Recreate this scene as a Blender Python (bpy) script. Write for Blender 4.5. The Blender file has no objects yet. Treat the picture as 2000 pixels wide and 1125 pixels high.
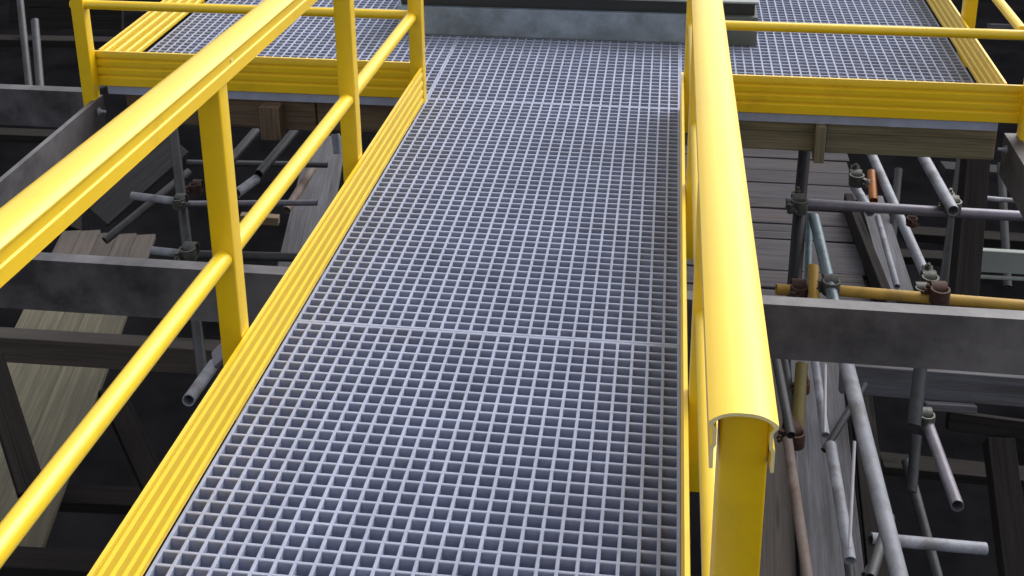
import bpy, bmesh, math, random
from mathutils import Vector, Matrix
random.seed(7)
C = bpy.context.scene.collection
sc = bpy.context.scene
R = math.radians

# ------------------------------------------------------------------ camera
# metres; X across the walkway, Y along it, Z up. Origin: right end of the seam
# where the sloping walkway meets the level platform.
FOC, PITCH, YAW, ROLL = 2395.3, 0.3300, 0.1328, 0.0099      # focal length in px of a 2000 px wide picture
CAM = Vector((-0.0559, -4.4348, 1.8520)); PPX, PPY = 1000.0, 49.4
cp, sp = math.cos(PITCH), math.sin(PITCH)
Zr = Matrix.Rotation(YAW, 3, 'Z')
fw = Zr @ Vector((0, cp, -sp)); rt0 = Zr @ Vector((1, 0, 0)); dn0 = Zr @ Vector((0, -sp, -cp))
rt = math.cos(ROLL)*rt0 + math.sin(ROLL)*dn0
dn = -math.sin(ROLL)*rt0 + math.cos(ROLL)*dn0
cam = bpy.data.cameras.new('camera'); co = bpy.data.objects.new('camera', cam); C.objects.link(co)
M3 = Matrix((rt, -dn, -fw)).transposed()
co.matrix_world = Matrix.Translation(CAM) @ M3.to_4x4()
cam.sensor_width = 36; cam.lens = FOC/2000*36
cam.shift_y = -(562.5-PPY)/2000
cam.clip_start = 0.05; cam.clip_end = 500
sc.camera = co

# ------------------------------------------------------------------ world, sun, exposure
SUN_EL, SUN_AZ = R(46), R(38)        # azimuth measured from +Y towards +X
w = bpy.data.worlds.new("World"); sc.world = w; w.use_nodes = True
nt = w.node_tree; bg = nt.nodes['Background']
sky = nt.nodes.new('ShaderNodeTexSky'); sky.sky_type = 'NISHITA'; sky.sun_disc = False
sky.sun_elevation = SUN_EL; sky.sun_rotation = SUN_AZ; sky.dust_density = 4.0; sky.air_density = 1.2
hs = nt.nodes.new('ShaderNodeHueSaturation'); hs.inputs['Saturation'].default_value = 0.22
nt.links.new(sky.outputs[0], hs.inputs['Color']); nt.links.new(hs.outputs[0], bg.inputs['Color'])
bg.inputs['Strength'].default_value = 0.15
sl = bpy.data.lights.new('sun', 'SUN'); sl.energy = .85; sl.angle = R(45); sl.color = (1, .99, .97)
so = bpy.data.objects.new('sun', sl); C.objects.link(so)
sd = Vector((math.sin(SUN_AZ)*math.cos(SUN_EL), math.cos(SUN_AZ)*math.cos(SUN_EL), math.sin(SUN_EL)))
so.rotation_euler = sd.to_track_quat('Z', 'Y').to_euler(); so.location = (4, 4, 8)
sc.view_settings.view_transform = 'Standard'; sc.view_settings.look = 'None'
sc.view_settings.exposure = 0.58; sc.view_settings.gamma = 1.0

# ------------------------------------------------------------------ survey helpers
def ray(x, y):
    return rt*((x-PPX)/FOC) + dn*((y-PPY)/FOC) + fw
def atz(x, y, z):
    v = ray(x, y); return CAM + v*((z-CAM.z)/v.z)
def aty(x, y, Y):
    v = ray(x, y); return CAM + v*((Y-CAM.y)/v.y)
def atd(x, y, d):
    return CAM + ray(x, y)*d
SL = 0.0513                                     # slope of the walkway
def rp(X, D, H=0.0):                            # point of the sloping walkway, D metres back from the seam
    return Vector((X, -D*math.cos(SL)+H*math.sin(SL), D*math.sin(SL)+H*math.cos(SL)))

# ------------------------------------------------------------------ materials
def mat(name, col, rough=.5, var=.12, scale=6., bump=0., bscale=60., metal=0., stain=None, stain_amt=.5,
        stain_scale=3., stretch=(1, 1, 1), coat=0., spec=.5, stain_pos=.5, rnd=0.):
    m = bpy.data.materials.new(name); m.use_nodes = True; t = m.node_tree; N = t.nodes; L = t.links
    b = N['Principled BSDF']; tc = N.new('ShaderNodeTexCoord'); mp = N.new('ShaderNodeMapping')
    mp.inputs['Scale'].default_value = stretch; L.new(tc.outputs['Object'], mp.inputs['Vector'])
    src = mp.outputs['Vector']
    if rnd:
        oi = N.new('ShaderNodeObjectInfo'); ad = N.new('ShaderNodeVectorMath'); ad.operation = 'MULTIPLY_ADD'
        cb = N.new('ShaderNodeCombineXYZ'); L.new(oi.outputs['Random'], cb.inputs[0]); L.new(oi.outputs['Random'], cb.inputs[1])
        ad.inputs[1].default_value = (37, 91, 0); L.new(cb.outputs[0], ad.inputs[0]); L.new(src, ad.inputs[2]); src = ad.outputs[0]
    n = N.new('ShaderNodeTexNoise'); n.inputs['Scale'].default_value = scale; n.inputs['Detail'].default_value = 6
    n.inputs['Roughness'].default_value = .62; L.new(src, n.inputs['Vector'])
    mr = N.new('ShaderNodeMapRange'); mr.inputs[1].default_value = .3; mr.inputs[2].default_value = .7
    mr.inputs[3].default_value = 1-var; mr.inputs[4].default_value = 1+var; L.new(n.outputs['Fac'], mr.inputs[0])
    mul = N.new('ShaderNodeVectorMath'); mul.operation = 'SCALE'; mul.inputs[0].default_value = col
    L.new(mr.outputs[0], mul.inputs['Scale']); out = mul.outputs[0]
    if rnd:
        r2 = N.new('ShaderNodeMapRange'); r2.inputs[3].default_value = 1-rnd; r2.inputs[4].default_value = 1+rnd
        L.new(oi.outputs['Random'], r2.inputs[0]); m2 = N.new('ShaderNodeVectorMath'); m2.operation = 'SCALE'
        L.new(out, m2.inputs[0]); L.new(r2.outputs[0], m2.inputs['Scale']); out = m2.outputs[0]
    if stain:
        n2 = N.new('ShaderNodeTexNoise'); n2.inputs['Scale'].default_value = stain_scale; n2.inputs['Detail'].default_value = 8
        n2.inputs['Roughness'].default_value = .7; L.new(src, n2.inputs['Vector'])
        r3 = N.new('ShaderNodeMapRange'); r3.inputs[1].default_value = stain_pos; r3.inputs[2].default_value = stain_pos+.18
        r3.inputs[4].default_value = stain_amt; L.new(n2.outputs['Fac'], r3.inputs[0])
        mx = N.new('ShaderNodeMix'); mx.data_type = 'RGBA'; L.new(r3.outputs[0], mx.inputs[0])
        L.new(out, mx.inputs[6]); mx.inputs[7].default_value = (*stain, 1); out = mx.outputs[2]
    if stretch == WS:
        m3 = N.new('ShaderNodeMapping'); m3.inputs['Scale'].default_value = (.9, 26, 26); L.new(src, m3.inputs['Vector'])
        n4 = N.new('ShaderNodeTexNoise'); n4.inputs['Scale'].default_value = 1.6; n4.inputs['Detail'].default_value = 5
        n4.inputs['Distortion'].default_value = .6; L.new(m3.outputs[0], n4.inputs['Vector'])
        r4 = N.new('ShaderNodeMapRange'); r4.inputs[1].default_value = .36; r4.inputs[2].default_value = .46
        r4.inputs[3].default_value = .45; r4.inputs[4].default_value = 1.; L.new(n4.outputs['Fac'], r4.inputs[0])
        k = N.new('ShaderNodeTexVoronoi'); k.inputs['Scale'].default_value = 1.; mk = N.new('ShaderNodeMapping')
        mk.inputs['Scale'].default_value = (1.7, 1.6, 1.6); L.new(src, mk.inputs['Vector']); L.new(mk.outputs[0], k.inputs['Vector'])
        r5 = N.new('ShaderNodeMapRange'); r5.inputs[1].default_value = .10; r5.inputs[2].default_value = .17
        r5.inputs[3].default_value = .4; r5.inputs[4].default_value = 1.; L.new(k.outputs['Distance'], r5.inputs[0])
        mm = N.new('ShaderNodeMath'); mm.operation = 'MULTIPLY'; L.new(r4.outputs[0], mm.inputs[0]); L.new(r5.outputs[0], mm.inputs[1])
        m4 = N.new('ShaderNodeVectorMath'); m4.operation = 'SCALE'; L.new(out, m4.inputs[0]); L.new(mm.outputs[0], m4.inputs['Scale']); out = m4.outputs[0]
    L.new(out, b.inputs['Base Color'])
    rr = N.new('ShaderNodeMapRange'); rr.inputs[3].default_value = max(.05, rough-.08); rr.inputs[4].default_value = min(1, rough+.08)
    L.new(n.outputs['Fac'], rr.inputs[0]); L.new(rr.outputs[0], b.inputs['Roughness'])
    b.inputs['Metallic'].default_value = metal; b.inputs['Coat Weight'].default_value = coat
    b.inputs['Coat Roughness'].default_value = .34; b.inputs['Coat IOR'].default_value = 1.6; b.inputs['Specular IOR Level'].default_value = spec
    if bump:
        n3 = N.new('ShaderNodeTexNoise'); n3.inputs['Scale'].default_value = bscale; n3.inputs['Detail'].default_value = 4
        L.new(src, n3.inputs['Vector']); bp = N.new('ShaderNodeBump'); bp.inputs['Strength'].default_value = bump
        bp.inputs['Distance'].default_value = .002; L.new(n3.outputs['Fac'], bp.inputs['Height']); L.new(bp.outputs[0], b.inputs['Normal'])
    return m
M = {}
WS = (.6, 9, 9)
M['yellow'] = mat('yellow_fibreglass', (.84, .550, .0005), .42, .05, 3, .08, 300, coat=.55, spec=.6, stain=(.60, .37, .01), stain_amt=.45, stain_scale=5.5, stain_pos=.54)
M['yellow_round'] = mat('yellow_fibreglass_tube', (.84, .565, .001), .42, .05, 3, .08, 300, coat=.45, spec=.6, stain=(.60, .37, .01), stain_amt=.45, stain_scale=5.5, stain_pos=.54)
M['yellow_cut'] = mat('cut_fibreglass_edge', (.80, .68, .34), .7, .1, 40)
M['grating'] = mat('grey_fibreglass_grating', (.325, .358, .485), .6, .12, 9, .4, 260, spec=.3, stain=(.24, .255, .32), stain_amt=.5, stain_scale=2.4)
M['steel'] = mat('dark_painted_steel', (.145, .138, .150), .50, .30, 4, .25, 40, stain=(.030, .028, .034), stain_amt=.95, stain_scale=1.1, stain_pos=.44)
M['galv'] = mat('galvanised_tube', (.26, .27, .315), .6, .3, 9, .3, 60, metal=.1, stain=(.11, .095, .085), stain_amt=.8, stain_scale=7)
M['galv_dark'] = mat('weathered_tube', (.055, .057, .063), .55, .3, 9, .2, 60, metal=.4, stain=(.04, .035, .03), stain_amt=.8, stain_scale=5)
M['galv_purple'] = mat('purplish_grey_tube', (.18, .17, .205), .45, .2, 9, .2, 60, metal=.4, stain=(.14, .11, .12), stain_amt=.6, stain_scale=5)
M['galv_teal'] = mat('blue_grey_tube', (.20, .26, .29), .5, .2, 9, .2, 60, metal=.4, stain=(.09, .1, .1), stain_amt=.6, stain_scale=5)
M['rod'] = mat('pale_steel_rod', (.50, .49, .54), .5, .15, 9)
M['rust_tube'] = mat('rusty_tube', (.15, .115, .10), .7, .3, 9, .4, 60, stain=(.09, .035, .02), stain_amt=.8, stain_scale=7)
M['ochre_tube'] = mat('ochre_painted_tube', (.42, .25, .04), .6, .15, 8, .2, 60, stain=(.13, .075, .03), stain_amt=.6, stain_scale=6, stain_pos=.55)
M['olive_tube'] = mat('olive_painted_tube', (.10, .075, .010), .6, .25, 8, .2, 60, stain=(.05, .03, .01), stain_amt=.7)
M['orange'] = mat('orange_paint', (.34, .11, .012), .5, .15, 12)
M['coupler'] = mat('coupler_steel', (.10, .10, .095), .55, .4, 30, .4, 90, metal=.5, stain=(.18, .17, .09), stain_amt=.5, stain_scale=20)
M['coupler_rust'] = mat('rusted_coupler_steel', (.07, .035, .025), .75, .4, 30, .4, 90, metal=.2)
M['timber_olive'] = mat('olive_brown_timber', (.23, .20, .125), .8, .25, 5, .5, 30, stretch=WS, stain=(.10, .075, .055), stain_amt=.7, stain_scale=1.6)
M['timber_brown'] = mat('brown_timber', (.13, .09, .06), .8, .3, 5, .5, 30, stretch=WS, stain=(.26, .20, .11), stain_amt=.6, stain_scale=1.6, rnd=.15)
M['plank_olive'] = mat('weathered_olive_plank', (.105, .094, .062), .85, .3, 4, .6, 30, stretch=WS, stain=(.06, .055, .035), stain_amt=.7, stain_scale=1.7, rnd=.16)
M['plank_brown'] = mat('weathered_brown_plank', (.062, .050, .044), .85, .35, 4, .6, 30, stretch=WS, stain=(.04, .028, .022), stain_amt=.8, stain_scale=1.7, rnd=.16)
M['plank_purple'] = mat('damp_purplish_plank', (.056, .052, .060), .8, .4, 4, .6, 30, stretch=WS, spec=.2, stain=(.066, .050, .044), stain_amt=.9, stain_scale=1.7, rnd=.22)
M['plank_grey'] = mat('grey_weathered_board', (.080, .080, .096), .8, .4, 4, .6, 30, stretch=WS, stain=(.040, .036, .038), stain_amt=.9, stain_scale=2.2, stain_pos=.45, rnd=.1)
M['plank_mid'] = mat('shade_dimmed_grey_board', (.042, .041, .044), .9, .3, 4, .5, 30, stretch=WS, rnd=.25, spec=.1)  # grey lowered so these boards carry the shade in their colour
M['plank_dark'] = mat('shade_darkened_brown_board', (.019, .0165, .016), .9, .3, 4, .5, 30, stretch=WS, rnd=.15, spec=.08)  # brown taken darker than the wood, putting the under-deck shade into the colour
M['plate'] = mat('blue_grey_steel_plate', (.23, .285, .36), .42, .2, 7, .2, 30, metal=.1, stain=(.12, .15, .17), stain_amt=.9, stain_scale=4.5, stain_pos=.46)
M['plate_green'] = mat('green_grey_steel_plate', (.085, .10, .095), .5, .15, 4, .1, 30, stain=(.06, .075, .06), stain_amt=.6, stain_scale=5)
M['plate_shadow'] = mat('shadow_band_under_tread', (.012, .016, .02), .6, .2, 6)  # near-black colour paints the shadow below the overhanging tread
M['plate_top'] = mat('pale_checker_plate', (.24, .27, .27), .5, .15, 12)
M['panel'] = mat('pale_green_grey_panel', (.19, .21, .20), .6, .1, 4)
M['shaded_mud'] = mat('shade_darkened_mud', (.006, .006, .007), 1., .5, 1.2, .3, 6, spec=.0)  # ground colour kept near black to stand in for deep shade below deck
M['black'] = mat('black_steel', (.012, .011, .014), .6, .3, 10)

# ------------------------------------------------------------------ mesh helpers
def finish(name, bm, m, parent=None, smooth=None):
    bmesh.ops.recalc_face_normals(bm, faces=bm.faces)
    me = bpy.data.meshes.new(name); bm.to_mesh(me); bm.free()
    me.materials.append(m)
    if smooth is not None:
        for p in me.polygons: p.use_smooth = True
        me.set_sharp_from_angle(angle=R(smooth))
    o = bpy.data.objects.new(name, me); C.objects.link(o)
    if parent: o.parent = parent
    return o
def tag(o, label=None, cat=None, group=None, kind=None):
    if label: o['label'] = label
    if cat: o['category'] = cat
    if group: o['group'] = group
    if kind: o['kind'] = kind
    return o
def thing(name, loc, label, cat, group=None):
    o = bpy.data.objects.new(name, None); C.objects.link(o); o.location = loc; o.empty_display_size = .1
    return tag(o, label, cat, group)
def extr(bm, prof, A, B, u, v, holes=None):
    """extrude closed outline prof (list of (a,b)) from A to B, a along u, b along v"""
    A, B, u, v = Vector(A), Vector(B), Vector(u), Vector(v)
    def ring(P, pr): return [bm.verts.new(P+u*a+v*b) for a, b in pr]
    r0, r1 = ring(A, prof), ring(B, prof); n = len(prof)
    for i in range(n): bm.faces.new((r0[i], r0[(i+1) % n], r1[(i+1) % n], r1[i]))
    if holes is None:
        bm.faces.new(r0); bm.faces.new(list(reversed(r1)))
    else:
        h0, h1 = ring(A, holes), ring(B, holes)
        for i in range(n):
            j = (i+1) % n
            bm.faces.new((h0[i], h0[j], h1[j], h1[i]))
            bm.faces.new((r0[i], r0[j], h0[j], h0[i])); bm.faces.new((r1[i], r1[j], h1[j], h1[i]))
def rsq(wx, wy, r, k=3):
    pts = []
    for cx, cy, a0 in ((wx/2-r, wy/2-r, 0), (-wx/2+r, wy/2-r, 90), (-wx/2+r, -wy/2+r, 180), (wx/2-r, -wy/2+r, 270)):
        for i in range(k+1):
            a = R(a0+90*i/k); pts.append((cx+r*math.cos(a), cy+r*math.sin(a)))
    return pts
def circ(r, n=20): return [(r*math.cos(2*math.pi*i/n), r*math.sin(2*math.pi*i/n)) for i in range(n)]
def frame(A, B, up=(0, 0, 1)):
    x = (Vector(B)-Vector(A)); L = x.length; x.normalize()
    up = Vector(up)
    if abs(x.dot(up)) > .97: up = Vector((0, 1, 0))
    z = (up - x*x.dot(up)).normalized(); y = z.cross(x)
    m = Matrix((x, y, z)).transposed().to_4x4(); m.translation = Vector(A)
    return m, L
def member(name, prof, A, B, m, up=(0, 0, 1), holes=None, parent=None, smooth=None, bevel=0, inv=None):
    """long straight member, local X along its length, profile in local (Y,Z)"""
    mw, L = frame(A, B, up); bm = bmesh.new()
    extr(bm, prof, (0, 0, 0), (L, 0, 0), (0, 1, 0), (0, 0, 1), holes)
    if bevel: bmesh.ops.bevel(bm, geom=bm.edges[:], offset=bevel, segments=1, affect='EDGES')
    o = finish(name, bm, m, parent, smooth)
    o.matrix_world = mw if inv is None else inv @ mw
    return o
def box(bm, a, b):
    x0, y0, z0 = a; x1, y1, z1 = b
    extr(bm, [(x0, z0), (x1, z0), (x1, z1), (x0, z1)], (0, y0, 0), (0, y1, 0), (1, 0, 0), (0, 0, 1))
def tube(A, B, label, m='galv', r=.0242, group='scaffold tubes below the walkway', name='scaffold_tube', cat='scaffold tube'):
    n = 20
    return tag(member(name, circ(r, n), A, B, M[m], holes=circ(r-.004, n), smooth=50), label, cat, group)
def rect(w, h): return [(-w/2, -h/2), (w/2, -h/2), (w/2, h/2), (-w/2, h/2)]
def plank(A, B, wd, th, label, m, group=None, name='plank', cat='plank', up=(0, 0, 1)):
    return tag(member(name, rect(wd, th), A, B, M[m], up=up, bevel=.003), label, cat, group, 'thing')
def channel(A, B, h, fl, label, side=1, m='steel', group='dark steel support beams', t=.009):
    """C-section beam, web in local XZ; A, B on the web's top line; flanges towards local side*Y"""
    s = side
    pr = [(0, 0), (s*fl, 0), (s*fl, -t), (s*t, -t-.004), (s*t, -h+t+.004), (s*fl, -h+t), (s*fl, -h), (0, -h)]
    return tag(member('steel_beam', pr, A, B, M[m], smooth=30), label, 'steel beam', group, 'thing')
CG = 'clamps joining the scaffold tubes'
def coupler(P, label, m='coupler', d1=(1, 0, 0), s=1.):
    t = thing('scaffold_clamp', P, label, 'scaffold clamp', CG)
    d1 = Vector(d1).normalized(); e = Vector((0, 0, 1)) if abs(d1.z) < .8 else Vector((1, 0, 0))
    d2 = (e - d1*e.dot(d1)).normalized(); d3 = d1.cross(d2)
    for d, off in ((d1, -.014), (d2, .014)):
        q = Matrix.Rotation(random.uniform(2.2, 5.6), 3, d)
        o = d3*off*s; u = q @ (d2 if d is d1 else d1); v = d.cross(u)
        bm = bmesh.new()
        extr(bm, circ(.031*s, 12), o-d*.024*s, o+d*.024*s, u, v, holes=circ(.0245*s, 12))
        box_pts = [(.027*s, -.008*s), (.050*s, -.008*s), (.050*s, .008*s), (.027*s, .008*s)]
        extr(bm, box_pts, o-d*.018*s, o+d*.018*s, u, v)
        finish('clamp_band', bm, M[m], t, 40)
        bm = bmesh.new(); c = o+u*.042*s
        extr(bm, circ(.006*s, 6), c-v*.020*s, c+v*.034*s, u, d)
        extr(bm, circ(.011*s, 6), c+v*.010*s, c+v*.021*s, u, d)
        finish('bolt', bm, M[m], t)
    return t

# ------------------------------------------------------------------ ground
bm = bmesh.new(); bmesh.ops.create_grid(bm, x_segments=60, y_segments=60, size=150)
for v in bm.verts: v.co.z = -4.2 + random.uniform(-.06, .06)
tag(finish('ground', bm, M['shaded_mud'], smooth=180), kind='structure')

# ------------------------------------------------------------------ gratings
PITCHG, HW = .038, .0039
def grating(nx, ny, label, O, ex, ey, ez):
    bm = bmesh.new()
    def coords(n, hw, ends=False):
        c = []
        for i in range(n+1): c += [i*PITCHG-hw, i*PITCHG+hw]
        if ends: c[0] = -hw; c[1] += .002; c[-2] -= .002
        return c
    lev = [(0., HW-.0012), (-.0014, HW), (-.038, HW-.0008)]
    V = []
    for z, hw in lev:
        xs, ys = coords(nx, hw), coords(ny, hw, True)
        V.append([[bm.verts.new((x, y, z)) for y in ys] for x in xs])
    NX, NY = 2*nx+2, 2*ny+2
    for i in range(NX-1):
        for j in range(NY-1):
            solid = not (i % 2 and j % 2)
            if solid:
                for l in (0, 2):
                    A = V[l]; bm.faces.new((A[i][j], A[i+1][j], A[i+1][j+1], A[i][j+1]))
            else:
                for (a, b) in (((i, j), (i+1, j)), ((i+1, j), (i+1, j+1)), ((i+1, j+1), (i, j+1)), ((i, j+1), (i, j))):
                    for l in (0, 1):
                        bm.faces.new((V[l][a[0]][a[1]], V[l][b[0]][b[1]], V[l+1][b[0]][b[1]], V[l+1][a[0]][a[1]]))
    for l in (0, 1):
        for i in range(NX-1):
            for j in (0, NY-1): bm.faces.new((V[l][i][j], V[l][i+1][j], V[l+1][i+1][j], V[l+1][i][j]))
        for j in range(NY-1):
            for i in (0, NX-1): bm.faces.new((V[l][i][j], V[l][i][j+1], V[l+1][i][j+1], V[l+1][i][j]))
    o = finish('grating_panel', bm, M['grating'])
    m = Matrix((ex, ey, ez)).transposed().to_4x4(); m.translation = O; o.matrix_world = m
    return tag(o, label, 'floor grating', 'grey fibreglass floor gratings')
X_, Y_, Z_ = Vector((1, 0, 0)), Vector((0, 1, 0)), Vector((0, 0, 1))
RY = (rp(0, 0)-rp(0, 1)).normalized(); RZ = (rp(0, 0, 1)-rp(0, 0, 0)).normalized()
grating(26, 46, 'grey mesh floor panel of the sloping walkway, far one next to the level platform', rp(-.988, 1.748+.004), X_, RY, RZ)
grating(26, 62, 'grey square mesh floor panel of the sloping walkway nearest the camera', rp(-.988, 1.748+.004+.0085+62*PITCHG), X_, RY, RZ)
grating(26, 60, 'grey mesh floor panel in the platform middle, in front of the metal step', Vector((-.988, .0045, 0)), X_, Y_, Z_)
grating(35, 60, 'grey mesh floor panel on the left arm of the level platform behind the left railings', Vector((-2.3267, .0045, 0)), X_, Y_, Z_)
grating(31, 60, 'grey mesh floor panel on the right arm of the level platform', Vector((.0085, .0045, 0)), X_, Y_, Z_)

# ------------------------------------------------------------------ guardrails
TOE_H = .152
def toe_prof():
    """ribbed toe board: (thickness outwards, height)"""
    inn = []; n = 4; h0 = .004; band = (TOE_H-.008)/n
    inn.append((0.004, 0)); 
    for i in range(n):
        a = h0+i*band
        inn += [(0.0, a+.002), (0.0, a+band*.42), (0.0042, a+band*.62), (0.0042, a+band*.90)]
    inn += [(0.0, TOE_H-.006), (0.001, TOE_H)]
    out = [(.0095, TOE_H), (.0105, TOE_H-.003)]
    for i in reversed(range(n)):
        a = h0+i*band
        out += [(.0118, a+band*.40), (.0022, a+band*.37), (.0026, a+band*.10), (.0118, a-.003)] if i else [(.0118, .003)]
    out += [(.009, 0)]
    return inn+out
HR = []                                             # handrail outline (across, up): shallow arch with two hanging lips
k = 14
for i in range(k+1):
    a = -1+2*i/k; HR.append((.0370*a, .0125*(1-abs(a)**2.7)))
HR = HR + [(.0367, -.004), (.0318, -.010), (.0318, -.027), (.0345, -.031), (.0345, -.058), (.0305, -.058), (.0305, -.033), (.0280, -.029), (.0280, -.010), (.0322, -.004)]
for i in range(k-1, 0, -1):
    a = -1+2*i/k; HR.append((.0322*a, .0095*(1-abs(a)**2.7)-.001))
HR = HR + [(-.0322, -.004), (-.0280, -.010), (-.0280, -.029), (-.0305, -.033), (-.0305, -.058), (-.0345, -.058), (-.0345, -.031), (-.0318, -.027), (-.0318, -.010), (-.0367, -.004)]
MID_R, MID_H, RAIL_H, PW = .0215, .356, .853, .053
def post(parent, x, y, z0, z1, slope=0.):
    bm = bmesh.new()
    extr(bm, rsq(PW, PW, .005), (x, y, z0), (x, y, z1), X_, Y_, holes=rsq(PW-.012, PW-.012, .002))
    o = finish('post', bm, M['yellow'], parent, 25); return o
def put(parent, name, bm, m, smooth=25):
    return finish(name, bm, m, parent, smooth)
def rivet(parent, P, n, r=.004):
    bm = bmesh.new(); n = Vector(n)
    u = Vector((0, 0, 1)); v = n.cross(u).normalized()
    extr(bm, circ(r, 8), P, P+n*.003, u, v)
    return finish('rivet', bm, M['yellow_cut'], parent, 40)

def ramp_guard(xin, side, D0, D1, posts, label, RH=.853):
    """xin: inner face of the toe board; side -1 left, +1 right"""
    t = thing('guardrail', (0, 0, 0), label, 'guardrail', 'yellow guardrails')
    bm = bmesh.new(); extr(bm, [(side*a, b) for a, b in toe_prof()], rp(xin, .006), rp(xin, D1), X_, RZ)
    put(t, 'toe_board', bm, M['yellow'], 20)
    xc = xin+side*(.0120+PW/2)
    for y in posts:
        D = -y; post(t, xc, y, D*SL-.075, D*SL+RH+.006)
    bm = bmesh.new(); extr(bm, circ(MID_R, 24), rp(xc, max(D0, .03), MID_H), rp(xc, D1-.02, MID_H), X_, RZ)
    put(t, 'mid_rail', bm, M['yellow_round'], 40)
    bm = bmesh.new(); extr(bm, HR, rp(xc-.003*(side > 0), D0, RH), rp(xc-.003*(side > 0), D1 if side < 0 else 3.362, RH), X_, RZ)
    hr = put(t, 'handrail', bm, M['yellow'], 24)
    hr.data.materials.append(M['yellow_cut'])
    for p in hr.data.polygons:
        if len(p.vertices) > 8: p.material_index = 1
    for y in posts: rivet(hr, rp(xc-side*.0318, -y, RH-.019), (-side, 0, 0))
    return t
POSTL = [-2.095+.0255, -1.015+.0255, -3.15, -4.2]
ramp_guard(-.992, -1, -.02, 4.9, POSTL, 'yellow guardrail along the left edge of the sloping walkway', .831)
ramp_guard(.004, 1, -.02, 3.345, [-3.295+.0255, -2.2, -1.1], 'yellow guardrail along the right edge of the sloping walkway with open handrail end')

def flat_guard(A, B, outv, posts, label, zr=0., rails=True):
    """railing on level ground from A to B (xy), outv points outwards"""
    A, B, o = Vector(A), Vector(B), Vector(outv)
    t = thing('guardrail', (0, 0, 0), label, 'guardrail', 'yellow guardrails')
    bm = bmesh.new(); extr(bm, toe_prof(), A, B, o, Z_); put(t, 'toe_board', bm, M['yellow'], 20)
    c = o*(.0120+PW/2)
    for P in posts:
        P = Vector(P); post(t, P.x, P.y, -.07, RAIL_H+.006)
    d = (B-A).normalized()
    A2, B2 = A+c-d*.0, B+c+d*.0
    bm = bmesh.new(); extr(bm, circ(MID_R*.86, 24), A2+Z_*(MID_H+.004), B2+Z_*(MID_H+.004), o, Z_); put(t, 'mid_rail', bm, M['yellow_round'], 40)
    bm = bmesh.new(); extr(bm, HR, A2+Z_*RAIL_H, B2+Z_*RAIL_H, o, Z_); put(t, 'handrail', bm, M['yellow'], 24)
    return t
XL, XR = -2.345, 1.197
flat_guard((XL-.075, .002, 0), (-1.03, .002, 0), (0, -1, 0), [(XL-.040, -.038, 0), (-1.016, -.038, 0)], 'yellow guardrail across the front of the platform, left of the walkway')
flat_guard((.045, .002, 0), (XR+.075, .002, 0), (0, -1, 0), [(XR+.085, -.038, 0), (.0415, -.038, 0)], 'yellow guardrail across the front of the platform, right of the walkway')
flat_guard((XL, .012, 0), (XL, 3.0, 0), (-1, 0, 0), [(XL-.038, 1.15, 0), (XL-.038, 2.3, 0)], 'yellow guardrail running back along the left side of the platform')
flat_guard((XR, .012, 0), (XR, 3.0, 0), (1, 0, 0), [(XR+.038, .80, 0), (XR+.038, 1.9, 0)], 'yellow guardrail running back along the right side of the platform')

# ------------------------------------------------------------------ metal step on the platform
t = thing('metal_step', (-.46, .75, 0), 'blue grey steel step standing across the middle of the platform', 'metal step')
def tpart(name, a, b, m, parent, bev=.002):
    bm = bmesh.new(); box(bm, a, b)
    if bev: bmesh.ops.bevel(bm, geom=bm.edges[:], offset=bev, segments=1, affect='EDGES')
    o = finish(name, bm, M[m], parent)
    if parent: o.matrix_parent_inverse = Matrix.Translation(-parent.location)
    return o
tpart('riser', (-1.272, .750, .003), (.10, 1.50, .135), 'plate', t)
tpart('end_box', (.102, .745, .003), (.338, 1.50, .135), 'plate_green', t)
tpart('recess', (-1.26, .775, .1352), (.325, 1.49, .190), 'plate_shadow', t, 0)
tpart('tread', (-1.28, .762, .1905), (.338, 1.56, .200), 'plate_top', t)

# ------------------------------------------------------------------ steel frame under the deck
def rz(D): return D*SL
yb = -1.44
channel((-3.2, yb, rz(1.44)-.040), (2.6, yb, rz(1.44)-.040), .172, .045, 'long dark steel beam crossing under the sloping walkway', side=1)
channel((-2.352, -.003, -.042), (-2.352, yb-.0, -.042), .172, .02, 'dark steel beam running from the left platform corner towards the camera', side=-1)
channel((1.215, yb+.05, -.042), (1.215, -.003, -.042), .172, .05, 'dark steel beam running from the right platform corner towards the camera', side=-1)
channel((-4.2, .012, -.040), (-2.40, .012, -.040), .165, .05, 'dark steel beam leading off to the left from the left platform corner', side=1)
# timber edge beams of the platform
plank((-2.28, .085, -.120), (-1.47, .085, -.120), .07, .135, 'brown timber beam under the left front edge of the platform, outer piece', 'timber_brown', 'timber beams under the platform edge', 'timber_beam', 'timber beam')
plank((-1.465, .09, -.122), (-.2, .09, -.122), .07, .125, 'brown timber beam under the left front edge of the platform, beside the walkway', 'timber_brown', 'timber beams under the platform edge', 'timber_beam', 'timber beam')
plank((-.19, .09, -.118), (.565, .09, -.118), .07, .125, 'olive timber beam under the right front edge of the platform, short piece by the walkway', 'timber_olive', 'timber beams under the platform edge', 'timber_beam', 'timber beam')
plank((.572, .09, -.116), (1.205, .09, -.116), .07, .135, 'olive timber beam under the right front edge of the platform, outer piece', 'timber_olive', 'timber beams under the platform edge', 'timber_beam', 'timber beam')
plank(aty(530, 203, .03), aty(535, 268, .03), .085, .07, 'short brown timber block hanging below the left platform edge', 'timber_brown', 'timber blocks under the platform', 'timber_block', 'timber block', up=(0, 1, 0))
plank(aty(1603, 240, .03), aty(1597, 312, .03), .04, .07, 'narrow olive timber block hanging below the right platform edge', 'timber_olive', 'timber blocks under the platform', 'timber_block', 'timber block', up=(0, 1, 0))

# ------------------------------------------------------------------ scaffold and boards, left side
g = 'worn boards of the long plank run at lower left'
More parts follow.
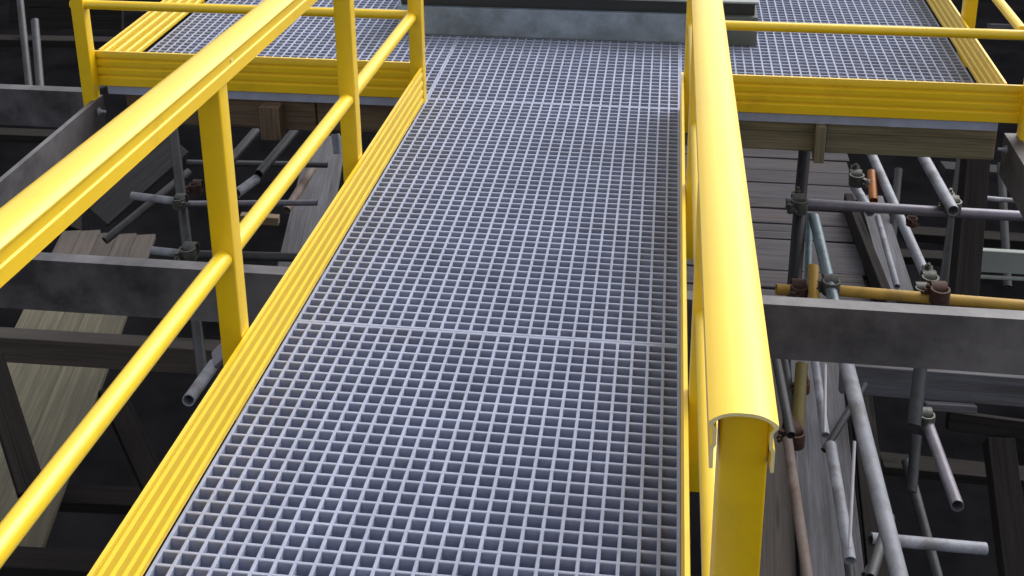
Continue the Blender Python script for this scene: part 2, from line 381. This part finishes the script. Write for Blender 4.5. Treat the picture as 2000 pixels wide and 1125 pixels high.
# plank run, five boards
FL, FR = atz(124, 452, -2.0), atz(305, 462, -2.0)
NR_, NL_ = atz(95, 1040, -2.0), atz(-150, 1010, -2.0)
names = ['leftmost', 'second from the left', 'middle', 'second from the right', 'rightmost']
for i in range(5):
    a = (i+.5)/5
    A = FL.lerp(FR, a); B = NL_.lerp(NR_, a); dB = (B-A)
    wid = (FR-FL).length/5-.006
    mid = A+dB*.30
    A = A+dB.normalized()*random.uniform(-.03, .03)
    A.z += random.uniform(-.006, .006); B = B + dB*.15
    mid1 = atz(270-300*0, 470, -2.0)
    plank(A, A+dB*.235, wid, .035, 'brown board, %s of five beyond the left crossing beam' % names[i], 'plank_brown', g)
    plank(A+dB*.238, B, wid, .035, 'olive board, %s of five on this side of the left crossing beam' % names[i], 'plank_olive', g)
# timber bearer crossing above the plank run
b0, b1 = atz(-140, 640, -1.45), atz(440, 675, -1.45)
plank(b0-Z_*.07, b1-Z_*.07, .09, .14, 'grey brown timber bearer crossing above the plank run at lower left', 'plank_brown', None, 'timber_bearer', 'timber beam')
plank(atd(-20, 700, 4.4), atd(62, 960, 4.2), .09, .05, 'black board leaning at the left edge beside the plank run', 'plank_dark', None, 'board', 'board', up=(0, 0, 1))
plank(atz(640, 270, -1.6), atz(560, 660, -1.6), .26, .04, 'wide blue grey board lying lengthways beside the walkway, left of it', 'plank_grey', None, 'wide_board', 'board')
plank(atz(-60, 1100, -1.9), atz(330, 1122, -1.9), .12, .10, 'dark timber bearer at the bottom left under the walkway edge', 'plank_dark', None, 'timber_bearer', 'timber beam')
plank(atd(418, 705, 4.6), atd(455, 668, 4.6), .10, .02, 'small pinkish plate end sticking out beside the walkway edge', 'galv_purple', None, 'plate_end', 'metal plate')
def T(x0, y0, x1, y1, d0, d1, label, m='galv', r=.0242):
    return tube(atd(x0, y0, d0), atd(x1, y1, d1), label, m, r)
T(338, 250, 396, 735, 6.2, 5.3, 'dark upright scaffold tube seen between the railing posts on the left', 'galv_dark')
T(256, 382, 352, 394, 5.9, 5.9, 'light horizontal tube stub left of the dark upright, upper of two', 'galv', .019)
T(295, 489, 372, 497, 5.75, 5.75, 'light horizontal tube stub left of the dark upright, lower of two', 'galv', .019)
plank(atd(190, 425, 6.8), atd(350, 285, 7.2), .15, .05, 'wide dark grey board slanting up behind the left handrail', 'plank_mid', None, 'board', 'board', up=(0, -1, .4))
T(205, 470, 370, 335, 7.0, 7.4, 'thin dark scaffold tube slanting up below the left handrail', 'galv_dark')
T(576, 256, 505, 340, 6.6, 6.2, 'grey scaffold tube slanting under the platform between the two railing posts', 'galv_dark')
T(500, 256, 440, 325, 6.6, 6.2, 'dark scaffold tube slanting under the platform next to the second railing post', 'galv_dark')
T(365, 318, 640, 322, 7.2, 7.2, 'thin dark horizontal tube behind the nearer railing post', 'galv_dark', .018)
T(360, 398, 620, 396, 6.6, 6.6, 'pinkish horizontal tube behind the nearer railing post, above the wide board', 'galv_purple', .016)
T(360, 497, 590, 503, 5.9, 5.9, 'grey horizontal tube crossing behind the nearer railing post just above the beam', 'galv_dark', .022)
T(500, 350, 462, 378, 6.2, 6.0, 'short light tube end beside the nearer railing post', 'galv')
T(418, 712, 368, 782, 4.9, 4.6, 'short light tube with open end beside the walkway toe board, lower left', 'galv')
T(655, 262, 660, 300, 6.8, 6.8, 'short pale upright tube at the far end of the wide grey board', 'galv')
T(560, 410, 610, 330, 7.0, 7.3, 'dark brown tube slanting left of the wide grey board', 'rust_tube')
coupler(atd(352, 393, 5.8), 'dark clamp on the upper end of the dark upright left of the nearer railing post', 'coupler')
coupler(atd(370, 492, 5.6), 'grey clamp on the dark upright just above the crossing beam, left side', 'coupler', s=1.25)
coupler(atd(384, 365, 6.2), 'small dark clamp behind the nearer railing post', 'coupler_rust')
# far left background
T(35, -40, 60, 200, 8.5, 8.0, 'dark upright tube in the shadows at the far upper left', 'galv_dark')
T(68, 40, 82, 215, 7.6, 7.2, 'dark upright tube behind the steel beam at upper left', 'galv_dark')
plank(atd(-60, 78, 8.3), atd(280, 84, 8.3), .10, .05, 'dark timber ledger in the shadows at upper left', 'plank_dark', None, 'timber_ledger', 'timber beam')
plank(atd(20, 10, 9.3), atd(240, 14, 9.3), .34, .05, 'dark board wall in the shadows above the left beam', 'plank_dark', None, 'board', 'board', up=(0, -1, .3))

# ------------------------------------------------------------------ scaffold and boards, right side
g = 'damp boards of the plank deck right of the walkway'
zD = -1.75
y_far, y_near = atz(1500, 290, zD).y, atz(1500, 640, zD).y
ORD = 'first second third fourth fifth sixth seventh eighth ninth tenth eleventh twelfth'.split()
nb = 12; bw = (y_far-y_near)/nb
for i in range(nb):
    y = y_far-(i+.5)*bw
    xe = atz(1690, 430, zD).x + (-.10 if i > 3 else .0) + random.uniform(-.02, .02)
    zz = zD+random.uniform(-.006, .006)
    plank((-.05, y, zz), (xe, y+random.uniform(-.01, .01), zz+random.uniform(-.004, .004)), bw-.008, .035,
          'purplish damp board, %s from the far end of the deck right of the walkway' % ORD[i], 'plank_purple', g)
plank(atz(1655, 400, zD+.06), atz(1748, 640, zD+.06), .05, .16, 'dark board on edge closing the right side of the damp plank deck', 'plank_dark', None, 'edge_board', 'board')
plank(atz(1700, 385, zD+.02), atz(1758, 575, zD+.02), .15, .03, 'pale grey board lying just outside the damp plank deck', 'plank_grey', None, 'board', 'board')
T(1572, 290, 1562, 400, 5.6, 5.5, 'black upright tube under the right timber beam, upper piece', 'black', .027)
T(1563, 405, 1548, 600, 5.5, 5.2, 'black upright tube above the crossing beam on the right, lower piece', 'black', .030)
T(1581, 420, 1577, 600, 5.6, 5.3, 'dark blue grey upright tube beside the black upright on the right', 'galv_teal', .016)
T(1590, 425, 1640, 640, 5.5, 4.8, 'pale blue grey tube leaning beside the black upright on the right', 'galv_teal')
T(1606, 600, 1650, 640, 4.9, 4.9, 'pale short tube stub resting above the crossing beam on the right', 'galv')
T(1536, 396, 2060, 426, 5.6, 5.5, 'long purplish grey horizontal tube under the right arm of the platform', 'galv_purple')
T(1516, 565, 1545, 567, 5.2, 5.2, 'short ochre tube end left of the black upright', 'ochre_tube')
T(1618, 566, 2060, 602, 5.15, 5.0, 'long ochre yellow horizontal tube just above the crossing beam on the right', 'ochre_tube', .0235)
T(1588, 520, 1590, 590, 5.1, 5.0, 'short ochre upright tube end beside the pale leaning tube', 'ochre_tube', .022)
T(1700, 296, 1818, 560, 6.4, 5.5, 'grey tube slanting down to the right behind the long horizontal tube', 'galv')
T(1803, 306, 1862, 412, 5.9, 5.4, 'grey tube slanting towards the camera with open end on the long horizontal tube', 'galv', .0262)
T(1668, 362, 1700, 415, 6.2, 6.0, 'short light tube slanting beside the orange fitting', 'galv')
T(1715, 424, 1752, 560, 6.0, 5.5, 'narrow light tube slanting along the pale grey board', 'galv', .015)
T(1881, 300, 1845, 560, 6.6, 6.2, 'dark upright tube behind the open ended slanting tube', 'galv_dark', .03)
T(1886, 384, 2030, 396, 6.6, 6.6, 'thin light horizontal tube at the right, above the long purplish one', 'galv', .013)
T(1702, 336, 1706, 392, 6.25, 6.1, 'short orange painted fitting hanging under the right timber beam', 'orange', .022)
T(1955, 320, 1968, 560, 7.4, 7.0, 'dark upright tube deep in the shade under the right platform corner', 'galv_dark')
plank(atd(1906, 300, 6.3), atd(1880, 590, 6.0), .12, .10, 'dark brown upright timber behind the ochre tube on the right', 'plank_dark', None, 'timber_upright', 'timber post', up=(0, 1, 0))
plank(atd(1908, 507, 6.3), atd(2060, 516, 6.3), .115, .05, 'pale green grey panel low at the right edge under the platform', 'panel', None, 'panel', 'panel', up=(0, -1, .2))
plank(atd(1905, 540, 6.3), atd(2060, 548, 6.3), .014, .03, 'thin pale strip just below the green grey panel', 'panel', None, 'strip', 'strip', up=(0, -1, .2))
coupler(atd(1560, 398, 5.45), 'clamp gripping the long purplish tube and the black upright', 'coupler', s=1.25)
coupler(atd(1860, 400, 5.5), 'clamp on the long purplish tube beside the open ended slanting tube', 'coupler', s=1.2)
coupler(atd(1560, 566, 5.1), 'rusty clamp on the ochre tube left end beside the black upright', 'coupler_rust', s=1.2)
coupler(atd(1622, 556, 5.05), 'olive clamp where the ochre tube starts beside the pale leaning tube', 'coupler', s=1.2)
coupler(atd(1834, 572, 5.05), 'rusty clamp near the middle of the long ochre tube', 'coupler_rust', s=1.3)
coupler(atd(1815, 548, 5.3), 'grey clamp at the lower end of the tube slanting behind the purplish one', 'coupler', s=1.2)
coupler(atd(1672, 348, 6.1), 'dark clamp beside the orange fitting', 'coupler', s=1.2)
coupler(atd(1780, 430, 5.6), 'small clamp under the long purplish tube', 'coupler_rust', s=.8)
coupler(atd(1800, 568, 5.2), 'grey clamp lying above the ochre tube left of the rusty one', 'coupler')

# ---- lower right
plank(atz(1590, 690, -1.7), atz(1640, 1300, -1.7), .24, .04, 'grey stained board lying lengthways right of the walkway, below the handrail end', 'plank_grey', None, 'long_board', 'board')
plank(atz(1510, 690, -1.75), atz(1520, 1300, -1.75), .15, .04, 'brown board lying lengthways right behind the end post of the right railing', 'plank_brown', None, 'long_board', 'board')
plank(atz(1675, 720, -1.72), atz(1740, 1300, -1.72), .10, .05, 'dark grey board lying under the big pale tube', 'plank_dark', None, 'long_board', 'board')
T(1516, 700, 1545, 850, 4.3, 4.0, 'thin grey tube running down behind the handrail end', 'galv_dark', .016)
T(1532, 700, 1560, 870, 4.5, 4.2, 'second thin grey tube running down behind the handrail end, right of the first', 'galv_dark', .014)
T(1538, 858, 1585, 1180, 4.1, 3.6, 'rusty brown tube running down towards the camera below the handrail end', 'rust_tube', .017)
T(1566, 712, 1556, 862, 4.4, 4.2, 'olive painted upright tube below the crossing beam, right of the handrail end', 'olive_tube', .022)
T(1592, 708, 1612, 850, 4.7, 4.4, 'grey tube beside the olive upright below the crossing beam', 'galv', .016)
T(1622, 868, 1660, 1095, 4.3, 3.9, 'light tube lying on the grey stained board', 'galv', .020)
T(1612, 712, 1611, 845, 4.5, 4.3, 'thin pale rod hanging below the crossing beam', 'rod', .0055)
T(1669, 862, 1659, 1070, 4.1, 3.9, 'thin pale rod between the two light tubes at lower right', 'rod', .0055)
T(1652, 705, 1775, 1200, 4.2, 3.4, 'big pale scaffold tube sloping down to the bottom edge at lower right', 'galv', .0255)
T(1702, 1052, 1926, 1072, 4.9, 4.9, 'pale horizontal tube with open end crossing behind the big pale tube', 'galv')
T(1806, 812, 1870, 988, 5.2, 4.6, 'purplish tube with open lower end slanting in the dark at lower right', 'galv_purple')
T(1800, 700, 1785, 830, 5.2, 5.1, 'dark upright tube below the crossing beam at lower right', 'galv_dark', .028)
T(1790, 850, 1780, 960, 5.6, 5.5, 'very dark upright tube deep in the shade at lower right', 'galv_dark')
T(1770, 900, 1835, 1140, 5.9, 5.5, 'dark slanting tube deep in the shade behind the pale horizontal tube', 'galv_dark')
T(1690, 750, 1610, 880, 4.8, 4.6, 'dark thin brace behind the big pale tube, upper', 'galv_dark', .014)
T(1720, 1080, 1690, 1125, 4.6, 4.5, 'dark thin brace behind the big pale tube at the bottom edge', 'galv_dark', .016)
coupler(atd(1550, 850, 4.15), 'rusted clamp holding the tubes just below the handrail end', 'coupler_rust', d1=(1, .2, 0), s=1.1)
coupler(atd(1808, 815, 5.15), 'grey clamp at the upper end of the purplish slanting tube', 'coupler', s=1.1)
coupler(atd(1566, 750, 4.4), 'dark clamp on the olive upright below the crossing beam', 'coupler_rust', s=.9)
plank(atd(1640, 738, 5.6), atd(2080, 770, 5.5), .13, .05, 'pale purplish grey timber on edge behind the crossing beam at lower right', 'plank_grey', None, 'timber_ledger', 'timber beam', up=(0, -1, .35))
plank(atd(1805, 792, 5.5), atd(1905, 798, 5.5), .035, .05, 'short grey timber strip below the pale purplish timber', 'plank_grey', None, 'timber_strip', 'timber beam', up=(0, -1, .35))
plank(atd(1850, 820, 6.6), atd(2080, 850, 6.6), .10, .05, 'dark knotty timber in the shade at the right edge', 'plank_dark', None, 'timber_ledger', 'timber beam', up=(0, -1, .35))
plank(atz(1548, 700, -1.95), atz(1600, 1300, -1.95), .30, .04, 'dark brown board half hidden under the grey stained board at lower right', 'plank_dark', None, 'long_board', 'board')
T(1640, 960, 1668, 1180, 4.6, 4.3, 'short dark tube between the grey stained board and the big pale tube', 'galv_dark', .018)
T(1700, 1130, 1738, 1010, 4.3, 4.7, 'dark tube slanting up behind the big pale tube at the bottom edge', 'galv_dark', .02)
# top right background
plank(atd(1930, 62, 7.5), atd(2080, 66, 7.5), .10, .05, 'grey timber behind the right platform railing at upper right', 'plank_grey', None, 'timber_ledger', 'timber beam', up=(0, -1, .35))

# ------------------------------------------------------------------ dim lower lifts of the scaffold
G2 = 'dim timbers of the lower scaffold lift'
def B(x0, y0, x1, y1, d0, d1, wd, th, label, m='plank_mid', up=(0, 0, 1), name='timber', cat='timber beam'):
    return plank(atd(x0, y0, d0), atd(x1, y1, d1), wd, th, label, m, G2, name, cat, up)
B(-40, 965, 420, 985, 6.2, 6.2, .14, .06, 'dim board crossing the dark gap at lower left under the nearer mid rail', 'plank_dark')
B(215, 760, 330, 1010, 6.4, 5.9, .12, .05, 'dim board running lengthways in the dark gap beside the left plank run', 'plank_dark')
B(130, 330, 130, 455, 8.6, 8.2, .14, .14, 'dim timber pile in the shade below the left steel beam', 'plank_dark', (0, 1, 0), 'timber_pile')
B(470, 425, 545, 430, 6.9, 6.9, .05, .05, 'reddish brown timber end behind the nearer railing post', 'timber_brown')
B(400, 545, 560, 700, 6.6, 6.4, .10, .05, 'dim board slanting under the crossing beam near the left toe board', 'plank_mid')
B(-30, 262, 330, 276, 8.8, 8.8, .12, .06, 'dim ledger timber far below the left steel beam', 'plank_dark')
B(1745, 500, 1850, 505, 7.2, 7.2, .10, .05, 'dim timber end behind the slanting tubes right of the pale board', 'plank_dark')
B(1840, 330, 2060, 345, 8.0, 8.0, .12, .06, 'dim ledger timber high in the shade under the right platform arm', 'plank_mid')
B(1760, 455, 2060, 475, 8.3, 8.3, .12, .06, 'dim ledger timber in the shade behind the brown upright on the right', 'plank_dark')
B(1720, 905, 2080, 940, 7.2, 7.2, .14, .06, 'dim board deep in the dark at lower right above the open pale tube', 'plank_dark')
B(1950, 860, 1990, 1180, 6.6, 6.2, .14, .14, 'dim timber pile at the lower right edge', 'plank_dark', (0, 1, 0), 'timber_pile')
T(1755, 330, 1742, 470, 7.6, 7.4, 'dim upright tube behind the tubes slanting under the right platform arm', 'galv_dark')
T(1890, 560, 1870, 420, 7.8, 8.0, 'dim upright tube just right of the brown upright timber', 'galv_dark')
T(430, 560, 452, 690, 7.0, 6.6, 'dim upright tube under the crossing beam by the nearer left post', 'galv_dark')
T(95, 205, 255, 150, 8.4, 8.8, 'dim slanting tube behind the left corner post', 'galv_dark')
def bolt(P, n, label, r=.011):
    n = Vector(n).normalized(); bm = bmesh.new(); u = Vector((0, 0, 1)); v = n.cross(u).normalized(); P = Vector(P)
    extr(bm, circ(r*1.5, 14), P, P+n*.003, u, v); extr(bm, circ(r, 6), P+n*.003, P+n*.012, u, v)
    extr(bm, circ(r*.55, 10), P+n*.012, P+n*.030, u, v)
    return tag(finish('bolt', bm, M['galv']), label, 'bolt', 'bolts in the steel beams')
bolt((-2.342, -.075, -.085), (1, 0, 0), 'pale bolt in the left steel beam close to the platform corner')
bolt((1.214, -.06, -.085), (-1, 0, 0), 'pale bolt in the right steel beam close to the platform corner')
